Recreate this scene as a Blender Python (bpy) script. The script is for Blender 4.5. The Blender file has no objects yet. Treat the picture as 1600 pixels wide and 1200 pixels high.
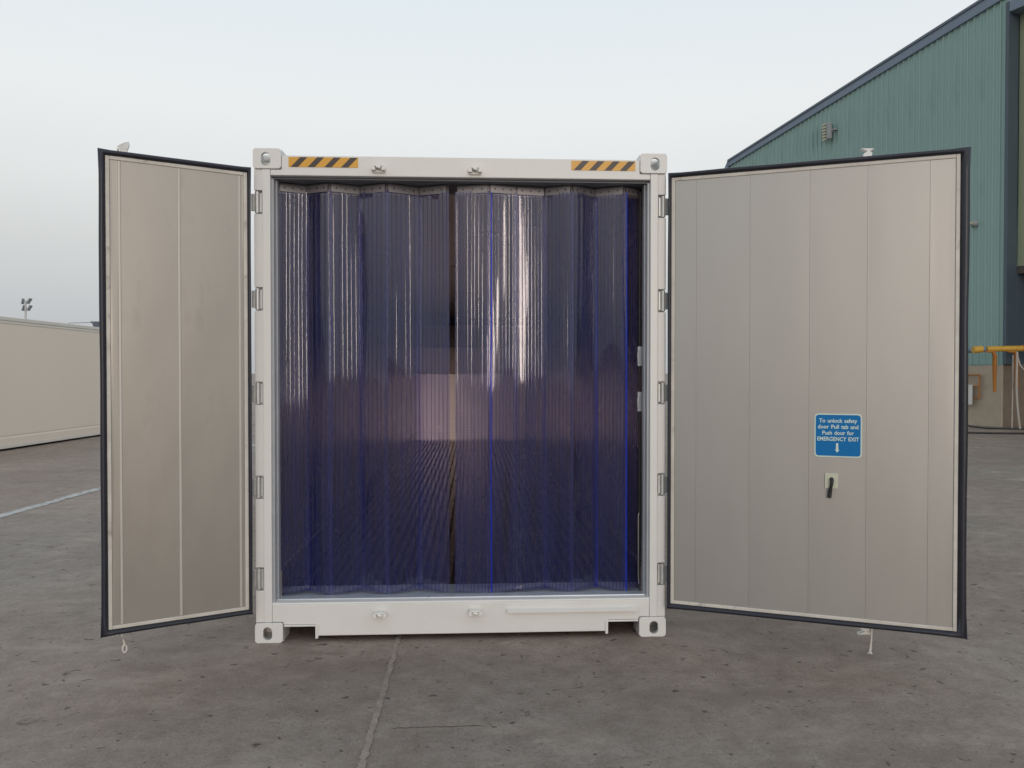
import bpy, bmesh, math, random
from mathutils import Vector, Matrix, noise as mnoise

random.seed(7)
S = bpy.context.scene
C = S.collection
R = math.radians

# ------------------------------------------------------------------ camera
CAM = Vector((0.0685, -4.552, 1.586))
cam = bpy.data.cameras.new('camera')
cam.sensor_width = 36.0
cam.lens = 27.0
cam.clip_start = 0.05
cam.clip_end = 5000
camo = bpy.data.objects.new('camera', cam)
C.objects.link(camo)
camo.location = CAM
camo.rotation_euler = (R(90 - 0.81), 0, R(-2.8))
S.camera = camo

# ------------------------------------------------------------------ world and sun
SUN_EL = 4.2
SUN_AZ = 176.0          # behind the camera
w = bpy.data.worlds.new('World')
S.world = w
w.use_nodes = True
nt = w.node_tree
for n in list(nt.nodes):
    nt.nodes.remove(n)
out = nt.nodes.new('ShaderNodeOutputWorld')
bg = nt.nodes.new('ShaderNodeBackground')
sky = nt.nodes.new('ShaderNodeTexSky')
sky.sky_type = 'NISHITA'
sky.sun_disc = False
sky.sun_elevation = R(SUN_EL)
sky.sun_rotation = R(SUN_AZ)
sky.air_density = 1.0
sky.dust_density = 4.0
sky.ozone_density = 1.5
hs = nt.nodes.new('ShaderNodeHueSaturation')
hs.inputs['Saturation'].default_value = 0.5
nt.links.new(sky.outputs[0], hs.inputs['Color'])
# bright even haze of the overcast dusk over the clear-sky model, the same all the way round the horizon
geo = nt.nodes.new('ShaderNodeTexCoord')
sep = nt.nodes.new('ShaderNodeSeparateXYZ')
nt.links.new(geo.outputs['Generated'], sep.inputs[0])
ramp = nt.nodes.new('ShaderNodeValToRGB')
stops = [(0.0, (.47, .49, .52)), (0.085, (.53, .55, .57)), (0.15, (.61, .62, .62)), (0.22, (.72, .73, .725)),
         (0.31, (.79, .805, .805)), (0.45, (.72, .79, .83)), (1.0, (.62, .72, .80))]
while len(ramp.color_ramp.elements) < len(stops):
    ramp.color_ramp.elements.new(0.5)
for el, (ps, cc) in zip(ramp.color_ramp.elements, stops):
    el.position = ps
    el.color = (cc[0], cc[1], cc[2], 1)
nt.links.new(sep.outputs['Z'], ramp.inputs[0])
gain = nt.nodes.new('ShaderNodeVectorMath')
gain.operation = 'SCALE'
gain.inputs['Scale'].default_value = 6.9
nt.links.new(ramp.outputs[0], gain.inputs[0])
mixs = nt.nodes.new('ShaderNodeMixRGB')
mixs.inputs[0].default_value = 0.78
nt.links.new(hs.outputs[0], mixs.inputs[1])
nt.links.new(gain.outputs[0], mixs.inputs[2])
nt.links.new(mixs.outputs[0], bg.inputs[0])
bg.inputs[1].default_value = 0.12
nt.links.new(bg.outputs[0], out.inputs[0])

sl = bpy.data.lights.new('sun', 'SUN')
sl.energy = 0.56
sl.angle = R(19)
sl.color = (1.0, 0.86, 0.75)
so = bpy.data.objects.new('sun', sl)
C.objects.link(so)
so.rotation_euler = (R(90 - SUN_EL), 0, R(8))
so.location = (0, -20, 12)

S.view_settings.view_transform = 'Standard'
S.view_settings.look = 'None'
S.view_settings.gamma = 1
S.view_settings.use_curve_mapping = False
S.view_settings.exposure = 0.6
S.render.engine = 'CYCLES'
S.cycles.use_denoising = True
S.cycles.max_bounces = 14
S.cycles.transparent_max_bounces = 40
S.cycles.diffuse_bounces = 6
S.cycles.glossy_bounces = 6
S.cycles.transmission_bounces = 8
S.cycles.sample_clamp_indirect = 8


# ------------------------------------------------------------------ materials
def col4(c):
    return (c[0], c[1], c[2], 1.0)


def mat(name, c, c2=None, rough=0.5, metal=0.0, scale=3.0, stretch=(1, 1, 1), bump=0.0, bscale=60.0, rvar=0.1,
        coat=0.0, spots=None, spec=0.5):
    """principled material with a noise driven colour, roughness and relief"""
    m = bpy.data.materials.new(name)
    m.use_nodes = True
    t = m.node_tree
    p = t.nodes['Principled BSDF']
    tc = t.nodes.new('ShaderNodeTexCoord')
    mp = t.nodes.new('ShaderNodeMapping')
    mp.inputs['Scale'].default_value = stretch
    t.links.new(tc.outputs['Object'], mp.inputs['Vector'])
    nz = t.nodes.new('ShaderNodeTexNoise')
    nz.inputs['Scale'].default_value = scale
    nz.inputs['Detail'].default_value = 6
    nz.inputs['Roughness'].default_value = 0.62
    t.links.new(mp.outputs[0], nz.inputs['Vector'])
    rp = t.nodes.new('ShaderNodeValToRGB')
    rp.color_ramp.elements[0].position = 0.3
    rp.color_ramp.elements[1].position = 0.7
    if c2 is None:
        c2 = tuple(v * 0.9 for v in c)
    rp.color_ramp.elements[0].color = col4(c2)
    rp.color_ramp.elements[1].color = col4(c)
    t.links.new(nz.outputs[0], rp.inputs[0])
    src = rp.outputs[0]
    if spots:
        sc, lo, hi, sc_col, amount = spots
        n2 = t.nodes.new('ShaderNodeTexNoise')
        n2.inputs['Scale'].default_value = sc
        n2.inputs['Detail'].default_value = 5
        n2.inputs['Roughness'].default_value = 0.6
        t.links.new(mp.outputs[0], n2.inputs['Vector'])
        r2 = t.nodes.new('ShaderNodeMapRange')
        r2.inputs['From Min'].default_value = lo
        r2.inputs['From Max'].default_value = hi
        r2.inputs['To Max'].default_value = amount
        t.links.new(n2.outputs[0], r2.inputs['Value'])
        mx = t.nodes.new('ShaderNodeMixRGB')
        mx.inputs[2].default_value = col4(sc_col)
        t.links.new(r2.outputs[0], mx.inputs[0])
        t.links.new(src, mx.inputs[1])
        src = mx.outputs[0]
    t.links.new(src, p.inputs['Base Color'])
    p.inputs['Metallic'].default_value = metal
    p.inputs['Specular IOR Level'].default_value = spec
    mr = t.nodes.new('ShaderNodeMapRange')
    mr.inputs['To Min'].default_value = max(0.02, rough - rvar)
    mr.inputs['To Max'].default_value = min(1, rough + rvar)
    t.links.new(nz.outputs[0], mr.inputs['Value'])
    t.links.new(mr.outputs[0], p.inputs['Roughness'])
    if coat:
        p.inputs['Coat Weight'].default_value = coat
        p.inputs['Coat Roughness'].default_value = 0.2
    if bump:
        nb = t.nodes.new('ShaderNodeTexNoise')
        nb.inputs['Scale'].default_value = bscale
        nb.inputs['Detail'].default_value = 4
        t.links.new(mp.outputs[0], nb.inputs['Vector'])
        b = t.nodes.new('ShaderNodeBump')
        b.inputs['Strength'].default_value = bump
        b.inputs['Distance'].default_value = 0.01
        t.links.new(nb.outputs[0], b.inputs['Height'])
        t.links.new(b.outputs[0], p.inputs['Normal'])
    return m


M = {}
M['white_paint'] = mat('white_paint', (0.73, 0.72, 0.70), (0.69, 0.68, 0.66), rough=0.38, bump=0.08, bscale=14,
                       spots=(2.2, 0.62, 0.8, (0.6, 0.56, 0.5), 0.35))
M['white_steel'] = mat('white_steel', (0.78, 0.77, 0.74), (0.7, 0.69, 0.66), rough=0.35, scale=20)
M['liner'] = mat('liner', (0.40, 0.375, 0.34), (0.365, 0.34, 0.31), rough=0.4, metal=0.7, scale=1.6,
                 stretch=(1.4, 1.4, 0.5), bump=0.05, bscale=5, rvar=0.12,
                 spots=(3.4, 0.60, 0.74, (0.22, 0.20, 0.18), 0.28))
M['liner_cool'] = mat('liner_cool', (0.435, 0.42, 0.40), (0.405, 0.39, 0.37), rough=0.42, metal=0.65, scale=1.3,
                      stretch=(1.4, 1.4, 0.5), bump=0.05, bscale=4, rvar=0.12,
                      spots=(3.0, 0.68, 0.80, (0.22, 0.21, 0.2), 0.45))
M['trim'] = mat('trim', (0.66, 0.63, 0.58), (0.52, 0.49, 0.44), rough=0.4, scale=9,
                spots=(8, 0.6, 0.72, (0.2, 0.18, 0.15), 0.6))
M['rubber'] = mat('rubber', (0.018, 0.02, 0.035), (0.012, 0.013, 0.02), rough=0.42, bump=0.1, bscale=40)
M['frame_grey'] = mat('frame_grey', (0.42, 0.44, 0.47), (0.34, 0.36, 0.39), rough=0.35)
M['frame_shaded'] = mat('frame_shaded', (0.13, 0.135, 0.155), (0.10, 0.105, 0.125), rough=0.4)  # frame grey darkened in colour for the shade under the header
M['steel'] = mat('steel', (0.55, 0.55, 0.54), (0.42, 0.42, 0.41), rough=0.34, metal=0.85, scale=14)
M['hinge_pin'] = mat('hinge_pin', (0.58, 0.59, 0.58), (0.46, 0.47, 0.46), rough=0.4, metal=0.35, scale=20)
M['dark_hole'] = mat('dark_hole', (0.10, 0.09, 0.08), (0.05, 0.045, 0.04), rough=0.8)
M['stripe_yellow'] = mat('stripe_yellow', (0.70, 0.36, 0.03), (0.64, 0.32, 0.03), rough=0.35)
M['stripe_black'] = mat('stripe_black', (0.045, 0.03, 0.028), (0.035, 0.025, 0.022), rough=0.4)
M['sign_blue'] = mat('sign_blue', (0.005, 0.16, 0.43), (0.005, 0.15, 0.40), rough=0.55, spec=0.2)
M['sign_pale'] = mat('sign_pale', (0.62, 0.74, 0.66), (0.58, 0.70, 0.62), rough=0.45)
M['plate_cream'] = mat('plate_cream', (0.58, 0.58, 0.46), (0.52, 0.52, 0.41), rough=0.5)
M['cord_black'] = mat('cord_black', (0.015, 0.015, 0.016), rough=0.45)
M['cord_white'] = mat('cord_white', (0.72, 0.70, 0.66), (0.6, 0.58, 0.54), rough=0.7, scale=60)
M['inside_wall'] = mat('inside_wall', (0.50, 0.445, 0.40), (0.45, 0.40, 0.36), rough=0.27, metal=0.8, rvar=0.05)
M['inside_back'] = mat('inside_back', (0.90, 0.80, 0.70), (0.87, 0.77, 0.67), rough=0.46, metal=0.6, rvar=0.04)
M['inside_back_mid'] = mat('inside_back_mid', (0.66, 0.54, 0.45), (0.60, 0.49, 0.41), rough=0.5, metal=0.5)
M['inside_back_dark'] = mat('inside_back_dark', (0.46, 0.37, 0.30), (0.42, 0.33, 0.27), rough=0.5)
M['inside_ceiling'] = mat('inside_ceiling', (0.60, 0.52, 0.455), (0.55, 0.48, 0.42), rough=0.3, metal=0.7)
M['alu_floor'] = mat('alu_floor', (0.36, 0.32, 0.295), (0.27, 0.24, 0.22), rough=0.26, metal=0.85, scale=4,
                     stretch=(6, 0.6, 1))
M['threshold'] = mat('threshold', (0.52, 0.56, 0.62), (0.44, 0.48, 0.55), rough=0.3, metal=0.3)
M['plate_clear'] = mat('plate_clear', (0.34, 0.32, 0.325), (0.26, 0.245, 0.26), rough=0.3, metal=0.5)
M['cladding'] = mat('cladding', (0.255, 0.385, 0.36), (0.225, 0.35, 0.33), rough=0.45, scale=0.8,
                    stretch=(1, 1, 0.25), spots=(1.6, 0.58, 0.75, (0.15, 0.235, 0.22), 0.45))
M['verge_blue'] = mat('verge_blue', (0.16, 0.215, 0.285), (0.14, 0.19, 0.255), rough=0.45)
M['post_blue'] = mat('post_blue', (0.065, 0.092, 0.12), (0.055, 0.08, 0.105), rough=0.45, scale=1)
M['door_green'] = mat('door_green', (0.30, 0.34, 0.215), (0.25, 0.29, 0.2), rough=0.5, stretch=(1, 1, 0.3))
M['dark_green'] = mat('dark_green', (0.035, 0.06, 0.05), (0.025, 0.045, 0.038), rough=0.5)
M['roof'] = mat('roof', (0.12, 0.15, 0.19), rough=0.5)
M['concrete_wall'] = mat('concrete_wall', (0.40, 0.345, 0.27), (0.33, 0.285, 0.225), rough=0.85, scale=2.5, bump=0.3,
                         bscale=25, spots=(1.7, 0.55, 0.72, (0.22, 0.18, 0.14), 0.7))
M['dark_block'] = mat('dark_block', (0.19, 0.155, 0.125), (0.14, 0.115, 0.09), rough=0.85, scale=4, bump=0.3, bscale=20)
M['seam_lit'] = mat('seam_lit', (0.56, 0.53, 0.49), (0.52, 0.49, 0.45), rough=0.4, metal=0.3)  # lining colour lightened to stand for sky reflected on the raised ridges
M['yellow_pipe'] = mat('yellow_pipe', (0.58, 0.34, 0.045), (0.5, 0.29, 0.04), rough=0.4, scale=6)
M['orange_paint'] = mat('orange_paint', (0.42, 0.17, 0.03), (0.34, 0.13, 0.025), rough=0.55, scale=6)
M['hose_grey'] = mat('hose_grey', (0.42, 0.39, 0.35), rough=0.6)
M['board_white'] = mat('board_white', (0.62, 0.62, 0.60), rough=0.5)
M['container_cream'] = mat('container_cream', (0.86, 0.755, 0.65), (0.83, 0.725, 0.62), rough=0.5, scale=0.6,
                           stretch=(1, 1, 0.4), bump=0.04, bscale=6)
M['container_rail'] = mat('container_rail', (0.76, 0.72, 0.66), (0.72, 0.68, 0.62), rough=0.4)
M['mast_hazed'] = mat('mast_hazed', (0.55, 0.57, 0.58), rough=0.5)  # pale colour stands in for distance haze over the far mast
M['lamp_grey'] = mat('lamp_grey', (0.28, 0.30, 0.31), rough=0.5)
M['lamp_glass'] = mat('lamp_glass', (0.48, 0.44, 0.33), (0.4, 0.36, 0.27), rough=0.35)
M['crane_steel'] = mat('crane_steel', (0.10, 0.12, 0.15), rough=0.6)
M['line_white'] = mat('line_white', (0.55, 0.54, 0.52), (0.38, 0.37, 0.36), rough=0.7, scale=5, bump=0.2,
                      spots=(9, 0.5, 0.62, (0.15, 0.145, 0.14), 0.8))
M['line_faded'] = mat('line_faded', (0.36, 0.345, 0.33), (0.26, 0.25, 0.235), rough=0.8, scale=3)
M['mortar'] = mat('mortar', (0.35, 0.29, 0.248), (0.25, 0.205, 0.175), rough=0.9, scale=14, bump=0.6, bscale=60)
M['grit'] = mat('grit', (0.30, 0.28, 0.26), (0.12, 0.11, 0.1), rough=0.9, scale=2)


def pvc_material(name, tint, scat, scat_amount, gloss_rough=0.035):
    m = bpy.data.materials.new(name)
    m.use_nodes = True
    t = m.node_tree
    for n in list(t.nodes):
        t.nodes.remove(n)
    o = t.nodes.new('ShaderNodeOutputMaterial')
    tr = t.nodes.new('ShaderNodeBsdfTransparent')
    tr.inputs[0].default_value = col4(tint)
    df = t.nodes.new('ShaderNodeBsdfTranslucent')
    df.inputs[0].default_value = col4(scat)
    dd = t.nodes.new('ShaderNodeBsdfDiffuse')
    dd.inputs[0].default_value = col4(scat)
    gl = t.nodes.new('ShaderNodeBsdfGlossy')
    gl.inputs['Roughness'].default_value = gloss_rough
    gl.inputs['Color'].default_value = (1, 1, 1, 1)
    fr = t.nodes.new('ShaderNodeFresnel')
    # the film is a thin slab: the same reflectance whichever face the ray meets
    gm_ = t.nodes.new('ShaderNodeNewGeometry')
    ir = t.nodes.new('ShaderNodeMapRange')
    ir.inputs['To Min'].default_value = 1.52
    ir.inputs['To Max'].default_value = 1 / 1.52
    t.links.new(gm_.outputs['Backfacing'], ir.inputs['Value'])
    t.links.new(ir.outputs[0], fr.inputs['IOR'])
    # faint smears on the film
    tc = t.nodes.new('ShaderNodeTexCoord')
    mp = t.nodes.new('ShaderNodeMapping')
    mp.inputs['Scale'].default_value = (40, 40, 1.2)
    t.links.new(tc.outputs['Object'], mp.inputs['Vector'])
    nz = t.nodes.new('ShaderNodeTexNoise')
    nz.inputs['Scale'].default_value = 1.0
    nz.inputs['Detail'].default_value = 3
    t.links.new(mp.outputs[0], nz.inputs['Vector'])
    mr = t.nodes.new('ShaderNodeMapRange')
    mr.inputs['From Min'].default_value = 0.3
    mr.inputs['From Max'].default_value = 0.7
    mr.inputs['To Min'].default_value = scat_amount * 0.55
    mr.inputs['To Max'].default_value = scat_amount * 1.5
    t.links.new(nz.outputs[0], mr.inputs['Value'])
    a = t.nodes.new('ShaderNodeMixShader')
    a.inputs[0].default_value = 0.5
    t.links.new(df.outputs[0], a.inputs[1])
    t.links.new(dd.outputs[0], a.inputs[2])
    b = t.nodes.new('ShaderNodeMixShader')
    t.links.new(mr.outputs[0], b.inputs[0])
    t.links.new(tr.outputs[0], b.inputs[1])
    t.links.new(a.outputs[0], b.inputs[2])
    c = t.nodes.new('ShaderNodeMixShader')
    dm = t.nodes.new('ShaderNodeMath')
    dm.operation = 'MULTIPLY'
    dm.inputs[1].default_value = 1.0
    t.links.new(fr.outputs[0], dm.inputs[0])
    t.links.new(dm.outputs[0], c.inputs[0])
    t.links.new(b.outputs[0], c.inputs[1])
    t.links.new(gl.outputs[0], c.inputs[2])
    t.links.new(c.outputs[0], o.inputs[0])
    return m


M['pvc'] = pvc_material('pvc', (0.93, 0.92, 0.975), (0.008, 0.045, 0.60), 0.082)
M['pvc_rib'] = pvc_material('pvc_rib', (0.58, 0.53, 0.66), (0.10, 0.125, 0.36), 0.20, 0.08)
M['pvc_edge'] = pvc_material('pvc_edge', (0.05, 0.12, 0.85), (0.012, 0.07, 0.85), 0.75, 0.1)


# ------------------------------------------------------------------ mesh builder
class MB:
    def __init__(self, f=None):
        self.v, self.f, self.m, self.s = [], [], [], []
        self.fn = f

    def add(self, pts, faces, mi=0, smooth=False):
        b = len(self.v)
        for p in pts:
            p = Vector(p)
            if self.fn:
                p = Vector(self.fn(p))
            self.v.append(p)
        for f in faces:
            self.f.append([b + i for i in f])
            self.m.append(mi)
            self.s.append(smooth)
        return self

    def box(self, x0, x1, y0, y1, z0, z1, mi=0):
        p = [(x, y, z) for z in (z0, z1) for y in (y0, y1) for x in (x0, x1)]
        return self.add(p, [(0, 2, 3, 1), (4, 5, 7, 6), (0, 1, 5, 4), (2, 6, 7, 3), (0, 4, 6, 2), (1, 3, 7, 5)], mi)

    def prism(self, poly, axis, a, b, mi=0):
        """poly in the two other axes (in order), extruded along axis from a to b"""
        def P(u, v, t):
            return {'x': (t, u, v), 'y': (u, t, v), 'z': (u, v, t)}[axis]
        n = len(poly)
        pts = [P(u, v, a) for u, v in poly] + [P(u, v, b) for u, v in poly]
        fs = [tuple(range(n))[::-1], tuple(range(n, 2 * n))]
        fs += [(i, (i + 1) % n, n + (i + 1) % n, n + i) for i in range(n)]
        return self.add(pts, fs, mi)

    def ring(self, outer, inner, axis, a, b, mi=0):
        """outer and inner polygons with the same point count: a plate with a hole"""
        def P(u, v, t):
            return {'x': (t, u, v), 'y': (u, t, v), 'z': (u, v, t)}[axis]
        n = len(outer)
        pts = [P(u, v, a) for u, v in outer] + [P(u, v, a) for u, v in inner] + \
              [P(u, v, b) for u, v in outer] + [P(u, v, b) for u, v in inner]
        fs = []
        for i in range(n):
            j = (i + 1) % n
            fs += [(i, j, n + j, n + i), (2 * n + i, 3 * n + i, 3 * n + j, 2 * n + j),
                   (i, 2 * n + i, 2 * n + j, j), (n + i, n + j, 3 * n + j, 3 * n + i)]
        return self.add(pts, fs, mi)

    def tube(self, pts, r, n=10, mi=0, cap=True):
        pts = [Vector(p) for p in pts]
        rs = r if isinstance(r, (list, tuple)) else [r] * len(pts)
        ring = []
        ref = None
        for i, p in enumerate(pts):
            d = (pts[min(i + 1, len(pts) - 1)] - pts[max(i - 1, 0)]).normalized()
            if ref is None:
                ref = Vector((0, 0, 1)) if abs(d.z) < 0.9 else Vector((1, 0, 0))
            u = d.cross(ref)
            u = u.normalized() if u.length > 1e-6 else d.orthogonal().normalized()
            vv = d.cross(u).normalized()
            ref = u.cross(d).normalized()
            for k in range(n):
                a = 2 * math.pi * k / n
                ring.append(p + (u * math.cos(a) + vv * math.sin(a)) * rs[i])
        fs = []
        for i in range(len(pts) - 1):
            for k in range(n):
                fs.append((i * n + k, i * n + (k + 1) % n, (i + 1) * n + (k + 1) % n, (i + 1) * n + k))
        self.add(ring, fs, mi, True)
        if cap:
            self.add(ring[:n], [tuple(range(n))], mi)
            self.add(ring[-n:], [tuple(range(n))[::-1]], mi)
        return self

    def build(self, name, mats, parent=None, bevel=0.0, seg=2, recalc=True, loc=None):
        me = bpy.data.meshes.new(name)
        o = Vector(loc) if loc is not None else Vector((0, 0, 0))
        me.from_pydata([tuple(v - o) for v in self.v], [], self.f)
        if not isinstance(mats, (list, tuple)):
            mats = [mats]
        for m in mats:
            me.materials.append(m)
        for p, mi, sm in zip(me.polygons, self.m, self.s):
            p.material_index = mi
            p.use_smooth = sm
        if bevel or recalc:
            bm = bmesh.new()
            bm.from_mesh(me)
            if recalc:
                bmesh.ops.recalc_face_normals(bm, faces=bm.faces)
            if bevel:
                eds = [e for e in bm.edges if len(e.link_faces) == 2 and e.calc_face_angle(0) > 0.5]
                bmesh.ops.bevel(bm, geom=eds, offset=bevel, segments=seg, affect='EDGES', clamp_overlap=True, profile=0.6)
            bm.to_mesh(me)
            bm.free()
        ob = bpy.data.objects.new(name, me)
        C.objects.link(ob)
        ob.location = o
        if parent:
            ob.parent = parent
            if parent.type == 'EMPTY':
                ob.location = o - parent.location
            else:
                ob.location = o - Vector(wloc(parent))
        return ob


def wloc(o):
    l = Vector(o.location)
    while o.parent:
        o = o.parent
        l += Vector(o.location)
    return l


def tag(o, label, cat, group=None):
    o['label'] = label
    o['category'] = cat
    if group:
        o['group'] = group
    return o


def thing(name, label, cat, loc=(0, 0, 0), group=None):
    o = bpy.data.objects.new(name, None)
    C.objects.link(o)
    o.location = loc
    o.empty_display_size = 0.2
    return tag(o, label, cat, group)


def kind(o, k):
    o['kind'] = k
    return o


def rrect(x0, x1, z0, z1, r, n=5):
    pts = []
    for cx, cz, a0 in ((x1 - r, z0 + r, -90), (x1 - r, z1 - r, 0), (x0 + r, z1 - r, 90), (x0 + r, z0 + r, 180)):
        for k in range(n + 1):
            a = R(a0 + 90 * k / n)
            pts.append((cx + r * math.cos(a), cz + r * math.sin(a)))
    return pts


# camera-plan coordinates: (metres right, metres ahead) seen from where the photographer stood -> world
def yard(x, d, z=0.0):
    return Vector((CAM.x + x * 0.9988 + d * 0.0489, CAM.y - x * 0.0489 + d * 0.9988, z))


# ------------------------------------------------------------------ ground
def ground_material():
    m = bpy.data.materials.new('yard_concrete')
    m.use_nodes = True
    t = m.node_tree
    p = t.nodes['Principled BSDF']
    L = t.links.new
    tc = t.nodes.new('ShaderNodeTexCoord')
    pos = tc.outputs['Object']

    def nz(scale, detail=5, rough=0.6, st=None, dist=0.0):
        n = t.nodes.new('ShaderNodeTexNoise')
        n.inputs['Scale'].default_value = scale
        n.inputs['Detail'].default_value = detail
        n.inputs['Roughness'].default_value = rough
        n.inputs['Distortion'].default_value = dist
        if st:
            mp = t.nodes.new('ShaderNodeMapping')
            mp.inputs['Scale'].default_value = st[:3]
            if len(st) > 3:
                mp.inputs['Rotation'].default_value = (0, 0, R(st[3]))
            L(pos, mp.inputs['Vector'])
            L(mp.outputs[0], n.inputs['Vector'])
        else:
            L(pos, n.inputs['Vector'])
        return n.outputs[0]

    def rng(s, a, b, c, d):
        r = t.nodes.new('ShaderNodeMapRange')
        r.inputs['From Min'].default_value = a
        r.inputs['From Max'].default_value = b
        r.inputs['To Min'].default_value = c
        r.inputs['To Max'].default_value = d
        L(s, r.inputs['Value'])
        return r.outputs[0]

    def mix(f, a, b, mode='MIX'):
        x = t.nodes.new('ShaderNodeMixRGB')
        x.blend_type = mode
        for s, i in ((f, 0), (a, 1), (b, 2)):
            if isinstance(s, tuple):
                x.inputs[i].default_value = col4(s)
            elif isinstance(s, (int, float)):
                x.inputs[i].default_value = s
            else:
                L(s, x.inputs[i])
        return x.outputs[0]

    base = mix(rng(nz(0.55, 6, 0.65, (1, 0.7, 1)), 0.35, 0.65, 0, 1), (0.30, 0.236, 0.198), (0.395, 0.316, 0.266))
    base = mix(rng(nz(0.22, 4, 0.5), 0.45, 0.65, 0, 0.75), base, (0.31, 0.278, 0.25))
    # worn mottling and fine aggregate
    base = mix(rng(nz(7, 6, 0.7), 0.35, 0.65, 0, 0.8), base, mix(1.0, base, (0.68, 0.65, 0.63), 'MULTIPLY'))
    base = mix(rng(nz(90, 3, 0.6), 0.4, 0.62, 0, 0.7), base, mix(1.0, base, (0.7, 0.7, 0.7), 'MULTIPLY'))
    base = mix(rng(nz(160, 2, 0.5), 0.68, 0.78, 0, 0.35), base, (0.42, 0.39, 0.35))
    base = mix(rng(nz(38, 4, 0.75), 0.52, 0.66, 0, 0.55), base, (0.16, 0.13, 0.11))
    base = mix(rng(nz(26, 3, 0.6), 0.66, 0.74, 0, 0.45), base, (0.46, 0.41, 0.36))
    # drawn out scuffs and tyre wear
    base = mix(rng(nz(1.0, 6, 0.7, (0.7, 1.5, 1, 50), 0.6), 0.53, 0.68, 0, 0.6), base, (0.20, 0.158, 0.132))
    base = mix(rng(nz(1.6, 6, 0.7, (0.75, 1.4, 1, -35), 0.4), 0.54, 0.70, 0, 0.5), base, (0.43, 0.36, 0.305))
    # oil drips
    oil = rng(nz(5.5, 3, 0.6, (0.9, 1.25, 1, 18), 1.2), 0.68, 0.73, 0, 0.8)
    base = mix(oil, base, (0.075, 0.065, 0.06))
    oil2 = rng(nz(15, 2, 0.5, (0.95, 1.15, 1, 10), 0.4), 0.675, 0.715, 0, 0.85)
    base = mix(oil2, base, (0.065, 0.058, 0.053))
    L(base, p.inputs['Base Color'])
    L(rng(nz(0.8, 5, 0.6), 0.3, 0.7, 0.5, 0.78), p.inputs['Roughness'])
    p.inputs['Specular IOR Level'].default_value = 0.25
    b1 = t.nodes.new('ShaderNodeBump')
    b1.inputs['Strength'].default_value = 0.35
    b1.inputs['Distance'].default_value = 0.006
    L(nz(70, 6, 0.7), b1.inputs['Height'])
    b2 = t.nodes.new('ShaderNodeBump')
    b2.inputs['Strength'].default_value = 0.35
    b2.inputs['Distance'].default_value = 0.04
    L(nz(3.2, 5, 0.65), b2.inputs['Height'])
    L(b2.outputs[0], b1.inputs['Normal'])
    L(b1.outputs[0], p.inputs['Normal'])
    return m


M['ground'] = ground_material()
g = MB().add([(-2500, -2500, 0), (2500, -2500, 0), (2500, 2500, 0), (-2500, 2500, 0)], [(0, 1, 2, 3)])
kind(g.build('ground', M['ground'], recalc=False), 'structure')


def ragged_strip(name, a, b, width, material, z=0.004, n=60, jag=0.35, th=0.0):
    a, b = Vector(a), Vector(b)
    d = (b - a).normalized()
    q = Vector((-d.y, d.x, 0))
    pts, fs = [], []
    for i in range(n + 1):
        p = a + (b - a) * i / n
        wob = (mnoise.noise(Vector((i * 0.23, 3.1, 0))) * 0.25) * width
        w1 = width * 0.5 * (1 + random.uniform(-jag, jag))
        w2 = width * 0.5 * (1 + random.uniform(-jag, jag))
        pts += [p + q * (w1 + wob) + Vector((0, 0, z)), p - q * (w2 - wob) + Vector((0, 0, z))]
    for i in range(n):
        fs.append((2 * i, 2 * i + 1, 2 * i + 3, 2 * i + 2))
    ob = MB().add(pts, fs).build(name, material, recalc=False)
    return kind(ob, 'structure')


ragged_strip('expansion_joint', (-0.39, -3.4, 0), (-0.385, 1.2, 0), 0.03, M['mortar'], n=260, jag=0.35)
ragged_strip('expansion_joint', (-0.30, -1.12, 0), (0.10, -1.115, 0), 0.009, M['mortar'], n=40, jag=0.7)
ragged_strip('painted_line', yard(-5.66, 4.0), yard(-5.66, 40.0), 0.14, M['line_white'], n=120, jag=0.04)
ragged_strip('painted_line', yard(10.5, 17.6), yard(19.0, 16.0), 0.09, M['line_faded'], n=60, jag=0.3)
ragged_strip('painted_line', yard(10.0, 14.2), yard(19.0, 13.7), 0.10, M['line_faded'], n=60, jag=0.3)
ragged_strip('painted_line', yard(9.0, 13.2), yard(17.0, 13.0), 0.07, M['line_faded'], n=60, jag=0.3)

# loose grit on the yard
gm = MB()
for i in range(420):
    d = random.uniform(2.4, 6.5)
    p = yard(random.uniform(-0.72, 0.72) * d, d)
    if p.y > -0.1 and abs(p.x) < 1.3:
        continue
    s = random.uniform(0.0015, 0.0042) * (1.6 if random.random() < 0.06 else 1)
    pts = []
    for k in range(5):
        a = k * 1.2566 + random.uniform(-.3, .3)
        pts.append((p.x + s * math.cos(a) * random.uniform(.7, 1.3), p.y + s * math.sin(a) * random.uniform(.7, 1.3), 0.0))
    top = (p.x, p.y, s * random.uniform(0.5, 1.0))
    gm.add(pts + [top], [(k, (k + 1) % 5, 5) for k in range(5)])
kind(gm.build('grit', M['grit']), 'stuff')

# ------------------------------------------------------------------ the shipping container
W, H, LEN = 1.219, 2.896, 12.1
box = thing('shipping_container', 'open white refrigerated shipping container with both doors swung wide', 'container')

# corner castings
CW, CH, CD = 0.162, 0.118, 0.178


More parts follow.
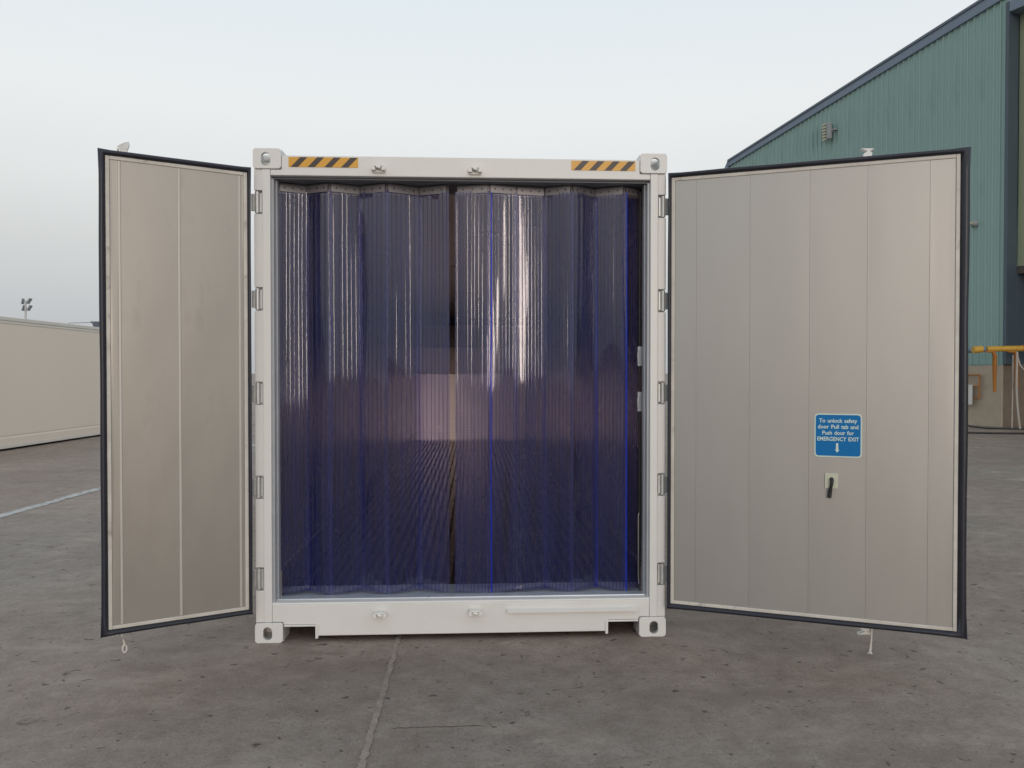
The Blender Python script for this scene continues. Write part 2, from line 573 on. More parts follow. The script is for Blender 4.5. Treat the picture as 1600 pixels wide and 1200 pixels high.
def casting(x0, z0, y0, front):
    m = MB()
    x1, z1, y1 = x0 + CW, z0 + CH, y0 + CD
    if front:
        n = 5
        outer = rrect(x0, x1, z0, z1, 0.019, n)
        cx, cz = (x0 + x1) / 2 + (-0.008 if x0 < 0 else 0.008), (z0 + z1) / 2 - 0.004
        inner = rrect(cx - 0.026, cx + 0.026, cz - 0.038, cz + 0.038, 0.025, n)
        m.ring(outer, inner, 'y', y0, y0 + 0.028)
        m.box(x0 + 0.001, x0 + 0.022, y0 + 0.028, y1, z0 + 0.001, z1 - 0.001)
        m.box(x1 - 0.022, x1 - 0.001, y0 + 0.028, y1, z0 + 0.001, z1 - 0.001)
        m.box(x0 + 0.022, x1 - 0.022, y0 + 0.028, y1, z0 + 0.001, z0 + 0.014)
        if z0 < 1:
            m.box(x0 + 0.022, x1 - 0.022, y0 + 0.028, y1, z1 - 0.014, z1 - 0.001)
        else:
            m.box(x0 + 0.022, x1 - 0.022, y0 + 0.14, y1, z1 - 0.014, z1 - 0.001)
        m.box(x0 + 0.022, x1 - 0.022, y1 - 0.02, y1, z0 + 0.014, z1 - 0.014)
        # the side aperture's bright lip seen through the hole
        m.tube([(cx - 0.03, y0 + 0.09, cz + 0.02), (cx + 0.03, y0 + 0.09, cz + 0.028)], 0.012, 8)
    else:
        m.box(x0, x1, y0, y1, z0, z1)
    return m.build('corner_casting', M['white_paint'], box, bevel=0.006 if not front else 0.003, loc=(x0, y0, z0))


for sx in (-W, W - CW):
    casting(sx, 0.0, 0.0, True)
    casting(sx, H - CH, 0.0, True)
    casting(sx, 0.0, LEN - CD, False)
    casting(sx, H - CH, LEN - CD, False)

# corner posts: a stepped profile with pockets for the hinges
HZ = [2.585, 2.02, 1.467, 0.915, 0.375]
for s in (-1, 1):
    m = MB()
    xo, xi, xj = s * (W - 0.003), s * (W - 0.052), s * (W - 0.098)
    m.box(min(xi, xj), max(xi, xj), 0.006, 0.09, CH + 0.002, H - CH - 0.002)
    zs = [CH + 0.002]
    for hz in sorted(HZ):
        zs += [hz - 0.068, hz + 0.068]
    zs.append(H - CH - 0.002)
    for k in range(0, len(zs), 2):
        m.box(min(xo, xi), max(xo, xi), 0.012, 0.09, zs[k], zs[k + 1])
    m.box(min(xo, xi), max(xo, xi), 0.055, 0.09, CH + 0.002, H - CH - 0.002)
    m.build('corner_post', M['white_paint'], box, bevel=0.004, loc=(s * W, 0, 0))
    for hz in HZ:
        h = MB()
        h.tube([(s * (W - 0.018), 0.026, hz - 0.062), (s * (W - 0.018), 0.026, hz + 0.062)], 0.014, 12)
        h.box(min(s * (W - 0.044), s * (W - 0.012)), max(s * (W - 0.044), s * (W - 0.012)), 0.030, 0.050, hz - 0.056, hz + 0.056)
        h.box(min(s * (W - 0.018), s * (W + 0.016)), max(s * (W - 0.018), s * (W + 0.016)), 0.022, 0.034, hz - 0.05, hz + 0.05)
        h.build('hinge', M['hinge_pin'], box, bevel=0.002, loc=(s * W, 0.026, hz))
    # inner rebate the door seals press against
    r = MB()
    r.box(min(s * (W - 0.098), s * (W - 0.112)), max(s * (W - 0.098), s * (W - 0.112)), 0.03, 0.12, 0.228, 2.727)
    r.box(min(s * (W - 0.112), s * (W - 0.122)), max(s * (W - 0.112), s * (W - 0.122)), 0.075, 0.12, 0.228, 2.727)
    r.build('door_rebate', M['frame_grey'], box, bevel=0.002, loc=(s * (W - 0.1), 0.03, 0.2))

# header with its chamfered lower edge
hb = MB()
xa, xb = W - 0.099, W - CW - 0.001
hb.prism([(-xa, 2.741), (xa, 2.741), (xa, 2.775), (xb, 2.775), (xb, 2.858), (-xb, 2.858), (-xb, 2.775), (-xa, 2.775)], 'y', 0.008, 0.11)
hb.build('header_beam', M['white_paint'], box, bevel=0.005, loc=(0, 0, 2.8))
MB().box(-W + 0.112, W - 0.112, 0.112, 0.40, 2.735, 2.744).build('ceiling_panel', M['frame_shaded'], box, bevel=0.002)
MB().box(-W + 0.098, W - 0.098, 0.05, 0.108, 2.728, 2.7395).build('door_rebate', M['frame_shaded'], box, bevel=0.003)

# rear sill with two fork pockets cut out of its lower edge
sb = MB()
sb.prism([(-xa, 0.121), (-xa, 0.222), (xa, 0.222), (xa, 0.121), (xb, 0.121), (xb, 0.105), (W - 0.185, 0.105), (W - 0.352, 0.105), (W - 0.364, 0.036),
          (-W + 0.364, 0.036), (-W + 0.352, 0.105), (-W + 0.185, 0.105), (-xb, 0.105), (-xb, 0.121)], 'y', 0.010, 0.075)
sb.build('sill_beam', M['white_paint'], box, bevel=0.004, loc=(0, 0, 0.1))
for s in (-1, 1):
    sl_ = MB()
    a, b = s * (W - 0.168), s * (W - 0.350)
    sl_.box(min(a, b), max(a, b), 0.002, 0.079, 0.094, 0.104)
    a, b = s * (W - 0.350), s * (W - 0.366)
    sl_.box(min(a, b), max(a, b), 0.002, 0.079, 0.022, 0.104)
    sl_.build('pocket_flange', M['white_paint'], box, bevel=0.002, loc=(a, 0, 0.1))
MB().prism([(0.010, 0.2225), (0.016, 0.232), (0.060, 0.236), (0.060, 0.2225)], 'x', -W + 0.098, W - 0.098).build(
    'sill_cap', M['white_paint'], box, bevel=0.002)
MB().box(-W + 0.11, W - 0.11, 0.060, 0.135, 0.200, 0.242).build('threshold_plate', M['threshold'], box, bevel=0.006)
MB().box(-W + 0.11, W - 0.11, 0.135, 0.38, 0.190, 0.231).build('threshold_plate', M['threshold'], box, bevel=0.004)
MB().prism([(0.010, 0.182), (-0.012, 0.174), (-0.012, 0.160), (-0.008, 0.160), (-0.008, 0.170), (0.010, 0.177)], 'x', 0.262, 1.045).build(
    'drip_bar', M['white_paint'], box)

# keepers for the locking bars
for kx, kz, up in ((-0.490, 2.782, 1), (0.073, 2.778, 1), (-0.490, 0.162, -1), (0.073, 0.166, -1)):
    k = MB()
    k.box(kx - 0.036, kx + 0.036, -0.006, 0.010, kz - 0.006 * up - 0.016, kz - 0.006 * up + 0.016)
    k.box(kx - 0.040, kx - 0.018, -0.034, 0.0, kz - 0.014, kz + 0.012)
    k.box(kx + 0.018, kx + 0.040, -0.034, 0.0, kz - 0.014, kz + 0.012)
    k.box(kx - 0.028, kx + 0.028, -0.038, -0.004, kz + 0.008, kz + 0.020)
    k.tube([(kx - 0.012, -0.036, kz + 0.006), (kx + 0.014, -0.036, kz - 0.002)], 0.008, 8)
    k.build('cam_keeper', M['white_steel'], box, bevel=0.003, loc=(kx, 0, kz))


# hazard stickers
def sticker(xa, xb, z0, z1):
    m = MB()
    y = 0.0055
    m.box(xa, xb, y, y + 0.0022, z0, z1, 0)
    n = 4
    L_, h = xb - xa, z1 - z0
    step = L_ / (n + 0.15)
    for i in range(n):
        a = xa + step * i + 0.25 * step * 0.3
        sk = h * 0.95
        q = [(a + 0.005, z0), (a + 0.047, z0), (a + 0.047 + sk, z1), (a + 0.005 + sk, z1)]
        q = [(min(max(u, xa), xb), v) for u, v in q]
        m.add([(u, y - 0.0006, v) for u, v in q], [(0, 1, 2, 3)], 1)
    return m.build('hazard_sticker', [M['stripe_yellow'], M['stripe_black']], box, recalc=False, loc=(xa, y, z0))


sticker(-1.014, -0.612, 2.790, 2.848)
sticker(0.645, 1.028, 2.792, 2.848)

# shell
for s in (-1, 1):
    m = MB()
    a, b = s * (W - 0.004), s * (W - 0.105)
    m.box(min(a, b), max(a, b), 0.12, LEN - 0.02, 0.16, 2.87)
    m.build('side_wall', [M['white_paint']], box, loc=(s * W, 6, 0.2))
MB().box(-W + 0.003, W - 0.003, 0.112, LEN - 0.02, 2.745, 2.875).build('roof', M['white_paint'], box)
MB().box(-W + 0.003, W - 0.003, LEN - 0.4, LEN - 0.02, 0.16, 2.745).build('front_wall', M['white_paint'], box)
ub = MB()
for i in range(18):
    y = 0.35 + i * 0.66
    ub.box(-W + 0.02, W - 0.02, y, y + 0.08, 0.06, 0.158)
for s in (-1, 1):
    ub.box(min(s * (W - 0.01), s * (W - 0.06)), max(s * (W - 0.01), s * (W - 0.06)), 0.18, LEN - 0.2, 0.04, 0.16)
ub.build('floor_crossmember', M['dark_hole'], box)

# interior lining: side panels with slight joints, ceiling, T-floor, bulkhead
PY = [0.40, 2.3, 4.2, 6.1, 8.0, 9.9, 11.2]
for s in (-1, 1):
    for i in range(len(PY) - 1):
        m = MB()
        a, b = s * (W - 0.105), s * (W - 0.112)
        m.box(min(a, b), max(a, b), PY[i] + 0.004 - (0.27 if i == 0 else 0), PY[i + 1] - 0.004, 0.40, 2.73)
        m.build('wall_panel', M['inside_wall'], box, bevel=0.002, loc=(s * (W - 0.105), PY[i], 0.4))
    m = MB()
    a, b = s * (W - 0.105), s * (W - 0.125)
    m.box(min(a, b), max(a, b), 0.13, 11.2, 0.20, 0.392)
    m.build('kick_plate', M['alu_floor'], box, bevel=0.003)
for i in range(len(PY) - 1):
    MB().box(-W + 0.112, W - 0.112, PY[i] + 0.004, PY[i + 1] - 0.004, 2.722, 2.744).build(
        'ceiling_panel', M['inside_ceiling'], box, bevel=0.003)
fl = MB()
fl.box(-W + 0.126, W - 0.126, 0.381, 11.2, 0.165, 0.19)
nb = 34
for i in range(nb):
    x = -W + 0.14 + i * (2 * W - 0.28) / (nb - 1)
    fl.box(x - 0.016, x + 0.016, 0.385, 11.2, 0.222, 0.228)
    fl.box(x - 0.003, x + 0.003, 0.385, 11.2, 0.19, 0.222)
fl.build('floor_rail', M['alu_floor'], box)
BY = 11.2
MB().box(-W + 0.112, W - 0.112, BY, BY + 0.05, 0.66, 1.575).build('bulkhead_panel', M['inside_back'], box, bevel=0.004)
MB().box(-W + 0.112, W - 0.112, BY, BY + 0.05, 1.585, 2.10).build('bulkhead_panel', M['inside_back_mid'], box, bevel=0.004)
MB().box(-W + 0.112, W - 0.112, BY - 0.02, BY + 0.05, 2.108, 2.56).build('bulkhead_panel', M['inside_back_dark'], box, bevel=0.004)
MB().box(-W + 0.112, W - 0.112, BY + 0.2, BY + 0.25, 2.56, 2.722).build('air_outlet', M['rubber'], box)
gb = MB()
for i in range(7):
    z = 0.24 + i * 0.058
    gb.box(-W + 0.115, W - 0.115, BY + 0.004, BY + 0.03, z, z + 0.034)
gb.box(-W + 0.113, W - 0.113, BY + 0.04, BY + 0.06, 0.19, 0.655)
gb.build('bulkhead_grille', M['inside_back'], box)
# cable strip and latches on the right reveal, inside the opening
xs = W - 0.128
MB().tube([(xs, 0.155, 2.70), (xs - 0.002, 0.158, 2.0), (xs, 0.155, 1.2), (xs - 0.002, 0.155, 0.30)], 0.007, 8).build(
    'wire_strip', M['cord_black'], box)
for z in (1.70, 1.42):
    m = MB()
    m.box(xs - 0.016, xs + 0.010, 0.140, 0.165, z - 0.07, z + 0.05)
    m.tube([(xs - 0.012, 0.134, z - 0.055), (xs - 0.018, 0.128, z), (xs - 0.010, 0.134, z + 0.03)], 0.006, 8)
    m.build('latch', M['frame_grey'], box, bevel=0.004)
MB().tube([(xs - 0.006, 0.148, 0.72), (xs - 0.010, 0.146, 0.70), (xs - 0.009, 0.148, 0.33), (xs - 0.004, 0.15, 0.28)], 0.003, 6).build(
    'seal_wire', M['steel'], box)


# ------------------------------------------------------------------ the two doors
def make_door(name, hinge, udir, vdir, Wd, seams, liner, ridge, gfree, label, bar_u):
    hx, hy = hinge
    ux, uy = udir
    vx, vy = vdir

    def F(p):
        return (hx + ux * p.x + vx * p.y, hy + uy * p.x + vy * p.y, p.z)
    z0, z1 = 0.178, 2.776
    T = 0.105
    gh, gt = 0.020, 0.030
    o3 = F(Vector((0, 0, z0)))
    leaf = MB(F).box(0.022, Wd - gfree + 0.008, 0.004, T, z0 + 0.022, z1 - 0.022)
    d = leaf.build('door', M['white_paint'], box, bevel=0.004, loc=o3)
    d['label'] = label
    # gasket: lip flaring outward and towards the viewer, slightly wavy
    g = MB(F)
    nseg = 26

    def lip(path, outv, width):
        """path: list of (u,z) of the inner edge; outv: outward direction (u,z)"""
        prof = [(0.0, 0.006), (0.0, -0.012), (0.35, -0.024), (0.8, -0.022), (1.0, -0.010), (0.98, 0.002), (0.7, 0.016)]
        n = len(prof)
        pts = []
        for i, (u, z) in enumerate(path):
            wv = 1 + 0.10 * mnoise.noise(Vector((u * 3.1 + hx, z * 2.3, 1.7)))
            for a, b in prof:
                ou = outv[i][0] * width[i] * a * wv
                oz = outv[i][1] * width[i] * a * wv
                pts.append((u + ou, b, z + oz))
        fs = []
        for i in range(len(path) - 1):
            for k in range(n):
                fs.append((i * n + k, i * n + (k + 1) % n, (i + 1) * n + (k + 1) % n, (i + 1) * n + k))
        g.add(pts, fs, 0, True)
    corners = [(gh, z0 + gt), (Wd - gfree, z0 + gt), (Wd - gfree, z1 - gt), (gh, z1 - gt)]
    outs = [(-gh, -gt), (gfree, -gt), (gfree, gt), (-gh, gt)]
    path, ov, wd = [], [], []
    for i in range(4):
        a, b = Vector(corners[i]), Vector(corners[(i + 1) % 4])
        oa, ob_ = Vector(outs[i]), Vector(outs[(i + 1) % 4])
        e = b - a
        nrm = Vector((e.y, -e.x)).normalized()
        wn = abs(oa.x) if abs(nrm.x) > 0.5 else abs(oa.y)
        path.append(tuple(a)); ov.append(tuple(oa)); wd.append(1.06 if i in (1, 2) else 1.0)
        for k in range(1, nseg):
            path.append(tuple(a + e * k / nseg)); ov.append(tuple(nrm)); wd.append(wn * 0.93)
    path.append(path[0]); ov.append(ov[0]); wd.append(wd[0])
    lip(path, ov, wd)
    g.build('gasket', M['rubber'], d, loc=o3)
    # pale trim frame round the lining
    tr = MB(F)
    a0, a1, b0, b1 = gh + 0.001, Wd - gfree - 0.001, z0 + gt + 0.001, z1 - gt - 0.001
    tw = 0.020
    tr.box(a0, a0 + tw, -0.008, 0.004, b0, b1)
    tr.box(a1 - tw, a1, -0.008, 0.004, b0, b1)
    tr.box(a0 + tw, a1 - tw, -0.0075, 0.004, b0, b0 + tw)
    tr.box(a0 + tw, a1 - tw, -0.0075, 0.004, b1 - tw, b1)
    tr.build('trim_frame', M['trim'], d, bevel=0.0035, loc=o3)
    # lining panels with ridged joints
    us = [a0 + tw] + seams + [a1 - tw]
    for i in range(len(us) - 1):
        p = MB(F)
        nx, nz_ = 6, 14
        pu0, pu1, pz0, pz1 = us[i] + 0.002, us[i + 1] - 0.002, b0 + tw + 0.001, b1 - tw - 0.001
        pts, fs = [], []
        for a in range(nx + 1):
            for b in range(nz_ + 1):
                u = pu0 + (pu1 - pu0) * a / nx
                z = pz0 + (pz1 - pz0) * b / nz_
                bul = 0.0013 * mnoise.noise(Vector((u * 3 + hx * 5, z * 1.4, i)))
                if a in (0, nx) or b in (0, nz_):
                    bul = 0
                pts.append((u, -0.002 + bul, z))
        for a in range(nx):
            for b in range(nz_):
                q = a * (nz_ + 1) + b
                fs.append((q, q + 1, q + nz_ + 2, q + nz_ + 1))
        p.add(pts, fs, 0, True)
        # returned edges
        p.add([(pu0, -0.002, pz0), (pu0, 0.004, pz0), (pu0, 0.004, pz1), (pu0, -0.002, pz1)], [(0, 1, 2, 3)])
        p.add([(pu1, -0.002, pz0), (pu1, 0.004, pz0), (pu1, 0.004, pz1), (pu1, -0.002, pz1)], [(0, 1, 2, 3)])
        p.build('liner_panel', liner, d, loc=F(Vector((pu0, 0, pz0))))
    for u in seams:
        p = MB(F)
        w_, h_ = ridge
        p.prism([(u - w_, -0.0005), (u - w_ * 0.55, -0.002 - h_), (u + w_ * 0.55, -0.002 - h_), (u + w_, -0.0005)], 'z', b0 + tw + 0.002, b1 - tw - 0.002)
        p.build('seam_strip', M['seam_lit'] if ridge[1] > 0.002 else liner, d, bevel=0.001, loc=F(Vector((u, 0, z0))))
    # locking bar on the outer face and its cams beyond the leaf
    m = MB(F)
    m.tube([(bar_u, T + 0.03, z0 - 0.03), (bar_u, T + 0.03, z1 + 0.03)], 0.017, 10)
    for z in (0.55, 1.1, 1.7, 2.3):
        m.box(bar_u - 0.045, bar_u + 0.045, T, T + 0.05, z - 0.03, z + 0.03)
    m.box(bar_u - 0.40, bar_u + 0.02, T + 0.048, T + 0.06, 1.22, 1.26)
    m.build('locking_bar', M['steel'], d, bevel=0.002, loc=F(Vector((bar_u, T, z0))))
    for zc, sg in ((z1 + 0.012, 1), (z0 - 0.012, -1)):
        m = MB(F)
        m.box(bar_u - 0.022, bar_u + 0.022, T - 0.02, T + 0.05, min(zc, zc + sg * 0.024), max(zc, zc + sg * 0.024))
        if ux > 0:
            m.prism([(bar_u - 0.03, zc + sg * 0.02), (bar_u + 0.03, zc + sg * 0.026), (bar_u + 0.012, zc + sg * 0.038), (bar_u + 0.036, zc + sg * 0.052),
                     (bar_u - 0.036, zc + sg * 0.06), (bar_u + 0.0, zc + sg * 0.04)], 'y', T - 0.01, T + 0.04)
        else:
            m.prism([(bar_u - 0.02, zc + sg * 0.02), (bar_u + 0.026, zc + sg * 0.02), (bar_u + 0.03, zc + sg * 0.04), (bar_u - 0.008, zc + sg * 0.066),
                     (bar_u - 0.03, zc + sg * 0.07), (bar_u - 0.032, zc + sg * 0.05)], 'y', T - 0.01, T + 0.04)
        m.build('locking_cam', M['white_steel'] if ux > 0 else M['steel'], d, bevel=0.003, loc=F(Vector((bar_u, T, zc))))
    return d, F


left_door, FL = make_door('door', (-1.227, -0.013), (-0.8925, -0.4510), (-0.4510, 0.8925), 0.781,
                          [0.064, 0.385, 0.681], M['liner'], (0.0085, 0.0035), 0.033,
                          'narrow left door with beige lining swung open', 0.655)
right_door, FR = make_door('door', (1.221, -0.015), (0.9252, -0.3795), (0.3795, 0.9252), 1.575,
                           [0.17, 0.471, 0.792, 1.087, 1.391], M['liner_cool'], (0.005, 0.0014), 0.044,
                           'wide right door with grey lining and blue sign', 1.09)

# blue emergency sign: plate, border and lettering in one flat sign
su0, su1, sz0, sz1 = 0.818, 1.062, 1.118, 1.360
sg = MB(FR)
yb = -0.0065
sg.prism(rrect(su0, su1, sz0, sz1, 0.020), 'y', yb + 0.0042, yb + 0.0010, 1)
e = 0.0065
r_in = rrect(su0 + e, su1 - e, sz0 + e, sz1 - e, 0.016)
sg.add([(u, yb + 0.0005, z) for u, z in r_in], [tuple(range(len(r_in)))], 0)
uc = (su0 + su1) / 2 - 0.004
sg.add([(u, yb, z) for u, z in ((uc - 0.006, 1.196), (uc + 0.006, 1.196), (uc + 0.006, 1.160), (uc + 0.012, 1.160), (uc, 1.144), (uc - 0.012, 1.160), (uc - 0.006, 1.160))],
       [tuple(range(7))], 1)


def text_faces(body, size, bold=0.0):
    cu = bpy.data.curves.new('lettering', 'FONT')
    cu.body = body
    cu.size = size
    cu.align_x = 'CENTER'
    cu.offset = bold
    cu.resolution_u = 3
    cu.space_word = 1.35
    ob = bpy.data.objects.new('lettering', cu)
    C.objects.link(ob)
    dg = bpy.context.evaluated_depsgraph_get()
    dg.update()
    me = bpy.data.meshes.new_from_object(ob.evaluated_get(dg))
    vs = [v.co.copy() for v in me.vertices]
    fs = [tuple(p.vertices) for p in me.polygons]
    bpy.data.objects.remove(ob)
    bpy.data.curves.remove(cu)
    bpy.data.meshes.remove(me)
    return vs, fs


for body, zz, wid in (('To unlock safety', 1.311, 0.196), ('door Pull tab and', 1.277, 0.208), ('Push door for', 1.243, 0.162), ('EMERGENCY EXIT', 1.209, 0.214)):
    vs, fs = text_faces(body, 0.031, 0.0006)
    x_min, x_max = min(v.x for v in vs), max(v.x for v in vs)
    k = wid / (x_max - x_min)
    xm = (x_min + x_max) / 2
    sg.add([((v.x - xm) * k + (su0 + su1) / 2, yb, zz + v.y) for v in vs], fs, 1)
sg.build('safety_sign', [M['sign_blue'], M['sign_pale']], right_door, recalc=False, loc=FR(Vector((su0, 0, sz0))))
pu, pz = 0.908, 0.985
pl = MB(FR).box(pu - 0.034, pu + 0.034, -0.010, -0.001, pz - 0.042, pz + 0.042)
pl.build('release_plate', M['plate_cream'], right_door, bevel=0.002, loc=FR(Vector((pu, 0, pz))))
rt = MB(FR)
rt.tube([(pu, -0.009, pz + 0.010), (pu + 0.001, -0.022, pz + 0.008), (pu + 0.001, -0.026, pz - 0.006), (pu - 0.003, -0.020, pz - 0.03),
         (pu - 0.008, -0.016, pz - 0.06), (pu - 0.011, -0.016, pz - 0.094)], [0.011, 0.011, 0.009, 0.0085, 0.011, 0.0105], 10)
rt.build('release_tab', M['cord_black'], right_door, loc=FR(Vector((pu, 0, pz))))


# looped tie cords hanging from the lower cams
def tie_cord(F, u, v, z, length, label, bits):
    m = MB(F)
    pts = [(u, v, z + 0.03), (u + 0.004, v - 0.012, z), (u + 0.002, v - 0.012, z - length * 0.4), (u - 0.004, v - 0.012, z - length * 0.75)]
    m.tube(pts, [0.005, 0.005, 0.0055, 0.007], 8)
    loop = []
    for k in range(15):
        a = 2 * math.pi * k / 14
        loop.append((u - 0.004 + 0.011 * math.sin(a), v - 0.012, z - length * 0.75 - 0.021 + 0.021 * math.cos(a)))
    m.tube(loop, 0.005, 8, cap=False)
    for k in range(bits):
        a = random.uniform(0, 6.28)
        s = -1 if F is FR else 1
        m.tube([(u, v - 0.01, z + 0.012), (u + s * (0.02 + 0.012 * k), v - 0.014, z + 0.004 - 0.006 * k), (u + s * (0.035 + 0.018 * k), v - 0.014, z - 0.012 + 0.012 * (k % 2))], 0.0045, 7)
    ob = m.build('tie_cord', M['cord_white'], loc=F(Vector((u, v, z))))
    return tag(ob, label, 'cord', 'cords tied to the door locking bars')


tie_cord(FR, 1.125, 0.125, 0.150, 0.19, 'long white looped cord hanging under the wide right door', 3)
tie_cord(FL, 0.668, 0.125, 0.150, 0.095, 'short white looped cord hanging under the narrow left door', 2)

# ------------------------------------------------------------------ strip curtains
LPT = [(-1.108, .145), (-0.954, .215), (-0.802, .140), (-0.629, .215), (-0.459, .130), (-0.270, .230), (-0.092, .150)]
RPT = [(-0.038, .170), (0.157, .125), (0.323, .165), (0.504, .200), (0.662, .120), (0.818, .215), (0.987, .130), (1.100, .215)]
Z0, Z1 = 0.245, 2.692


def make_strip(parent, a, b, ribs, seed, edge_a, edge_b, front):
    a, b = Vector((a[0], a[1])), Vector((b[0], b[1]))
    d = (b - a)
    Ln = d.length
    d.normalize()
    q = Vector((d.y, -d.x))              # towards the viewer (-y)
    if q.y > 0:
        q = -q
    a = a - d * 0.012 + q * front
    b = b + d * 0.012 + q * front
    Ln = (b - a).length
    rnd = random.Random(seed)
    # columns: rib positions get three close columns
    cols = []
    step = Ln / ribs
    for i in range(ribs):
        rh = rnd.choice((0.0007, 0.0010, 0.0013, 0.0017))
        s0 = step * (i + 0.5) + rnd.uniform(-0.08, 0.08) * step
        cols += [(s0 - 0.0055, 0.0), (s0 - 0.0038, 0.0), (s0 - 0.0016, rh), (s0 + 0.0016, rh), (s0 + 0.0038, 0.0), (s0 + 0.0055, 0.0)]
    for i in range(ribs + 1):
        cols.append((min(max(step * i, 0.0), Ln), 0.0))
    cols = sorted(cols)
    rows = 34
    band = [rnd.uniform(-1, 1) for _ in range(ribs + 3)]
    th = 0.0028

    def off(s, z):
        t = (z - Z0) / (Z1 - Z0)
        o = 0.0007 * mnoise.noise(Vector((s * 28, z * 0.3, seed * 3.7)))
        o += 0.0075 * mnoise.noise(Vector((s * 8, z * 0.75, seed * 5.1)))
        o += 0.0016 * mnoise.noise(Vector((s * 15, z * 1.1, seed * 1.3)))
        o += 0.016 * mnoise.noise(Vector((s * 3.2, z * 0.95, seed * 2.9 + 0.5)))
        i = s / step
        k = int(i)
        f = i - k
        o += 0.00035 * band[min(k, len(band) - 1)] * math.sin(math.pi * f) * (0.4 + t)
        # hand worked curl just below the fixing plate
        o += 0.0035 * max(0, (t - 0.9) / 0.1) ** 2 * mnoise.noise(Vector((s * 20, 0, seed)))
        return o
    fr, bk = [], []
    for (s, h) in cols:
        for r in range(rows + 1):
            z = Z0 + (Z1 - Z0) * r / rows + 0.003 * mnoise.noise(Vector((s * 30, seed, 0.3))) * (1 - r / rows)
            o = off(s, z)
            p = a + d * s + q * (o + h)
            p2 = a + d * s + q * (o - th)
            fr.append((p.x, p.y, z))
            bk.append((p2.x, p2.y, z))
    m = MB()
    n = rows + 1
    fs, mids = [], []
    for i in range(len(cols) - 1):
        if cols[i + 1][0] - cols[i][0] < 1e-6:
            continue
        rib = cols[i][1] > 0 or cols[i + 1][1] > 0
        for r in range(rows):
            f = (i * n + r, i * n + r + 1, (i + 1) * n + r + 1, (i + 1) * n + r)
            fs.append(f)
            mids.append(2 if rib else 0)
    m.add(fr, fs, 0, True)
    m.m[-len(fs):] = mids
    m.add(bk, fs, 0, True)
    l = len(cols) - 1
    for idx, mi in ((0, 1 if edge_a else 0), (l, 1 if edge_b else 0)):
        pa = [fr[idx * n + r] for r in range(n)]
        pb = [bk[idx * n + r] for r in range(n)]
        wdt = 0.0066 if mi else 0.0
        if wdt:
            pa = [(x - q.x * 0 + q.x * 0.0012, y + q.y * 0.0012, z) for x, y, z in pa]
            e_ = -d if idx == 0 else d
            pc = [(x + e_.x * wdt, y + e_.y * wdt, z) for x, y, z in pa]
            pd = [(x + e_.x * wdt, y + e_.y * wdt, z) for x, y, z in pb]
            m.add(pa + pc, [(r, r + 1, n + r + 1, n + r) for r in range(rows)], mi)
            m.add(pc + pd, [(r, r + 1, n + r + 1, n + r) for r in range(rows)], mi)
            m.add(pb + pd, [(r, r + 1, n + r + 1, n + r) for r in range(rows)], mi)
        else:
            m.add(pa + pb, [(r, r + 1, n + r + 1, n + r) for r in range(rows)], 0)
    base = (a.x, a.y, Z0)
    st = m.build('curtain_strip', [M['pvc'], M['pvc_edge'], M['pvc_rib']], parent, recalc=False, loc=base)
    # fixing plate with three bolts riding on the strip's top
    pm = MB()
    hh0, hh1 = Z1 - 0.012, Z1 + 0.036
    aa, bb = a + d * 0.020 + q * 0.004, b - d * 0.020 + q * 0.004
    pts = []
    for p in (aa, bb):
        for oo in (0.0, 0.004):
            for z in (hh0, hh1):
                pts.append((p.x + q.x * oo, p.y + q.y * oo, z))
    pm.add(pts, [(0, 1, 3, 2), (4, 6, 7, 5), (0, 4, 5, 1), (2, 3, 7, 6), (1, 5, 7, 3), (0, 2, 6, 4)], 0)
    for k in (0.18, 0.5, 0.82):
        c = aa + (bb - aa) * k + q * 0.004
        z = (hh0 + hh1) / 2
        pm.tube([(c.x, c.y, z), (c.x + q.x * 0.003, c.y + q.y * 0.003, z)], 0.0048, 8, 1)
    pm.build('fixing_plate', [M['plate_clear'], M['cord_black']], parent, loc=(aa.x, aa.y, hh0))
    # backing plate and hanger above
    return st


def make_curtain(pts, label, ribs, blue, seed0):
    t = thing('strip_curtain', label, 'curtain', (sum(p[0] for p in pts) / len(pts), 0.18, Z1), 'strip curtains in the container doorway')
    for i in range(len(pts) - 1):
        make_strip(t, pts[i], pts[i + 1], ribs[i], seed0 + i, i in blue, (i + 100) in blue, 0.004 * (i % 2))
    rail = MB()
    for i in range(len(pts) - 1):
        a, b = Vector(pts[i]), Vector(pts[i + 1])
        d = (b - a).normalized()
        q = Vector((-d.y, d.x)) * 0.004
        P = []
        for p in (a, b):
            for oo in (q * 1.5, q * 2.6):
                for z in (Z1 - 0.02, Z1 + 0.042):
                    P.append((p.x + oo.x, p.y + oo.y, z))
        rail.add(P, [(0, 1, 3, 2), (4, 6, 7, 5), (0, 4, 5, 1), (2, 3, 7, 6), (1, 5, 7, 3), (0, 2, 6, 4)])
    x0_, x1_ = pts[0][0], pts[-1][0]
    rail.box(x0_, x1_, 0.250, 0.275, Z1 + 0.015, Z1 + 0.0425)
    rail.build('hanging_rail', M['plate_clear'], t, loc=(0, 0, Z1))
    return t


make_curtain(LPT, 'left strip curtain of clear blue ribbed sheets folded in zigzag', [8, 6, 8, 7, 8, 8], (), 10)
make_curtain(RPT, 'right strip curtain with bright blue sheet edges beside the centre gap', [10, 9, 10, 8, 10, 9, 8], (100, 104, 106 - 1, 4 + 200, 106 + 100), 40)


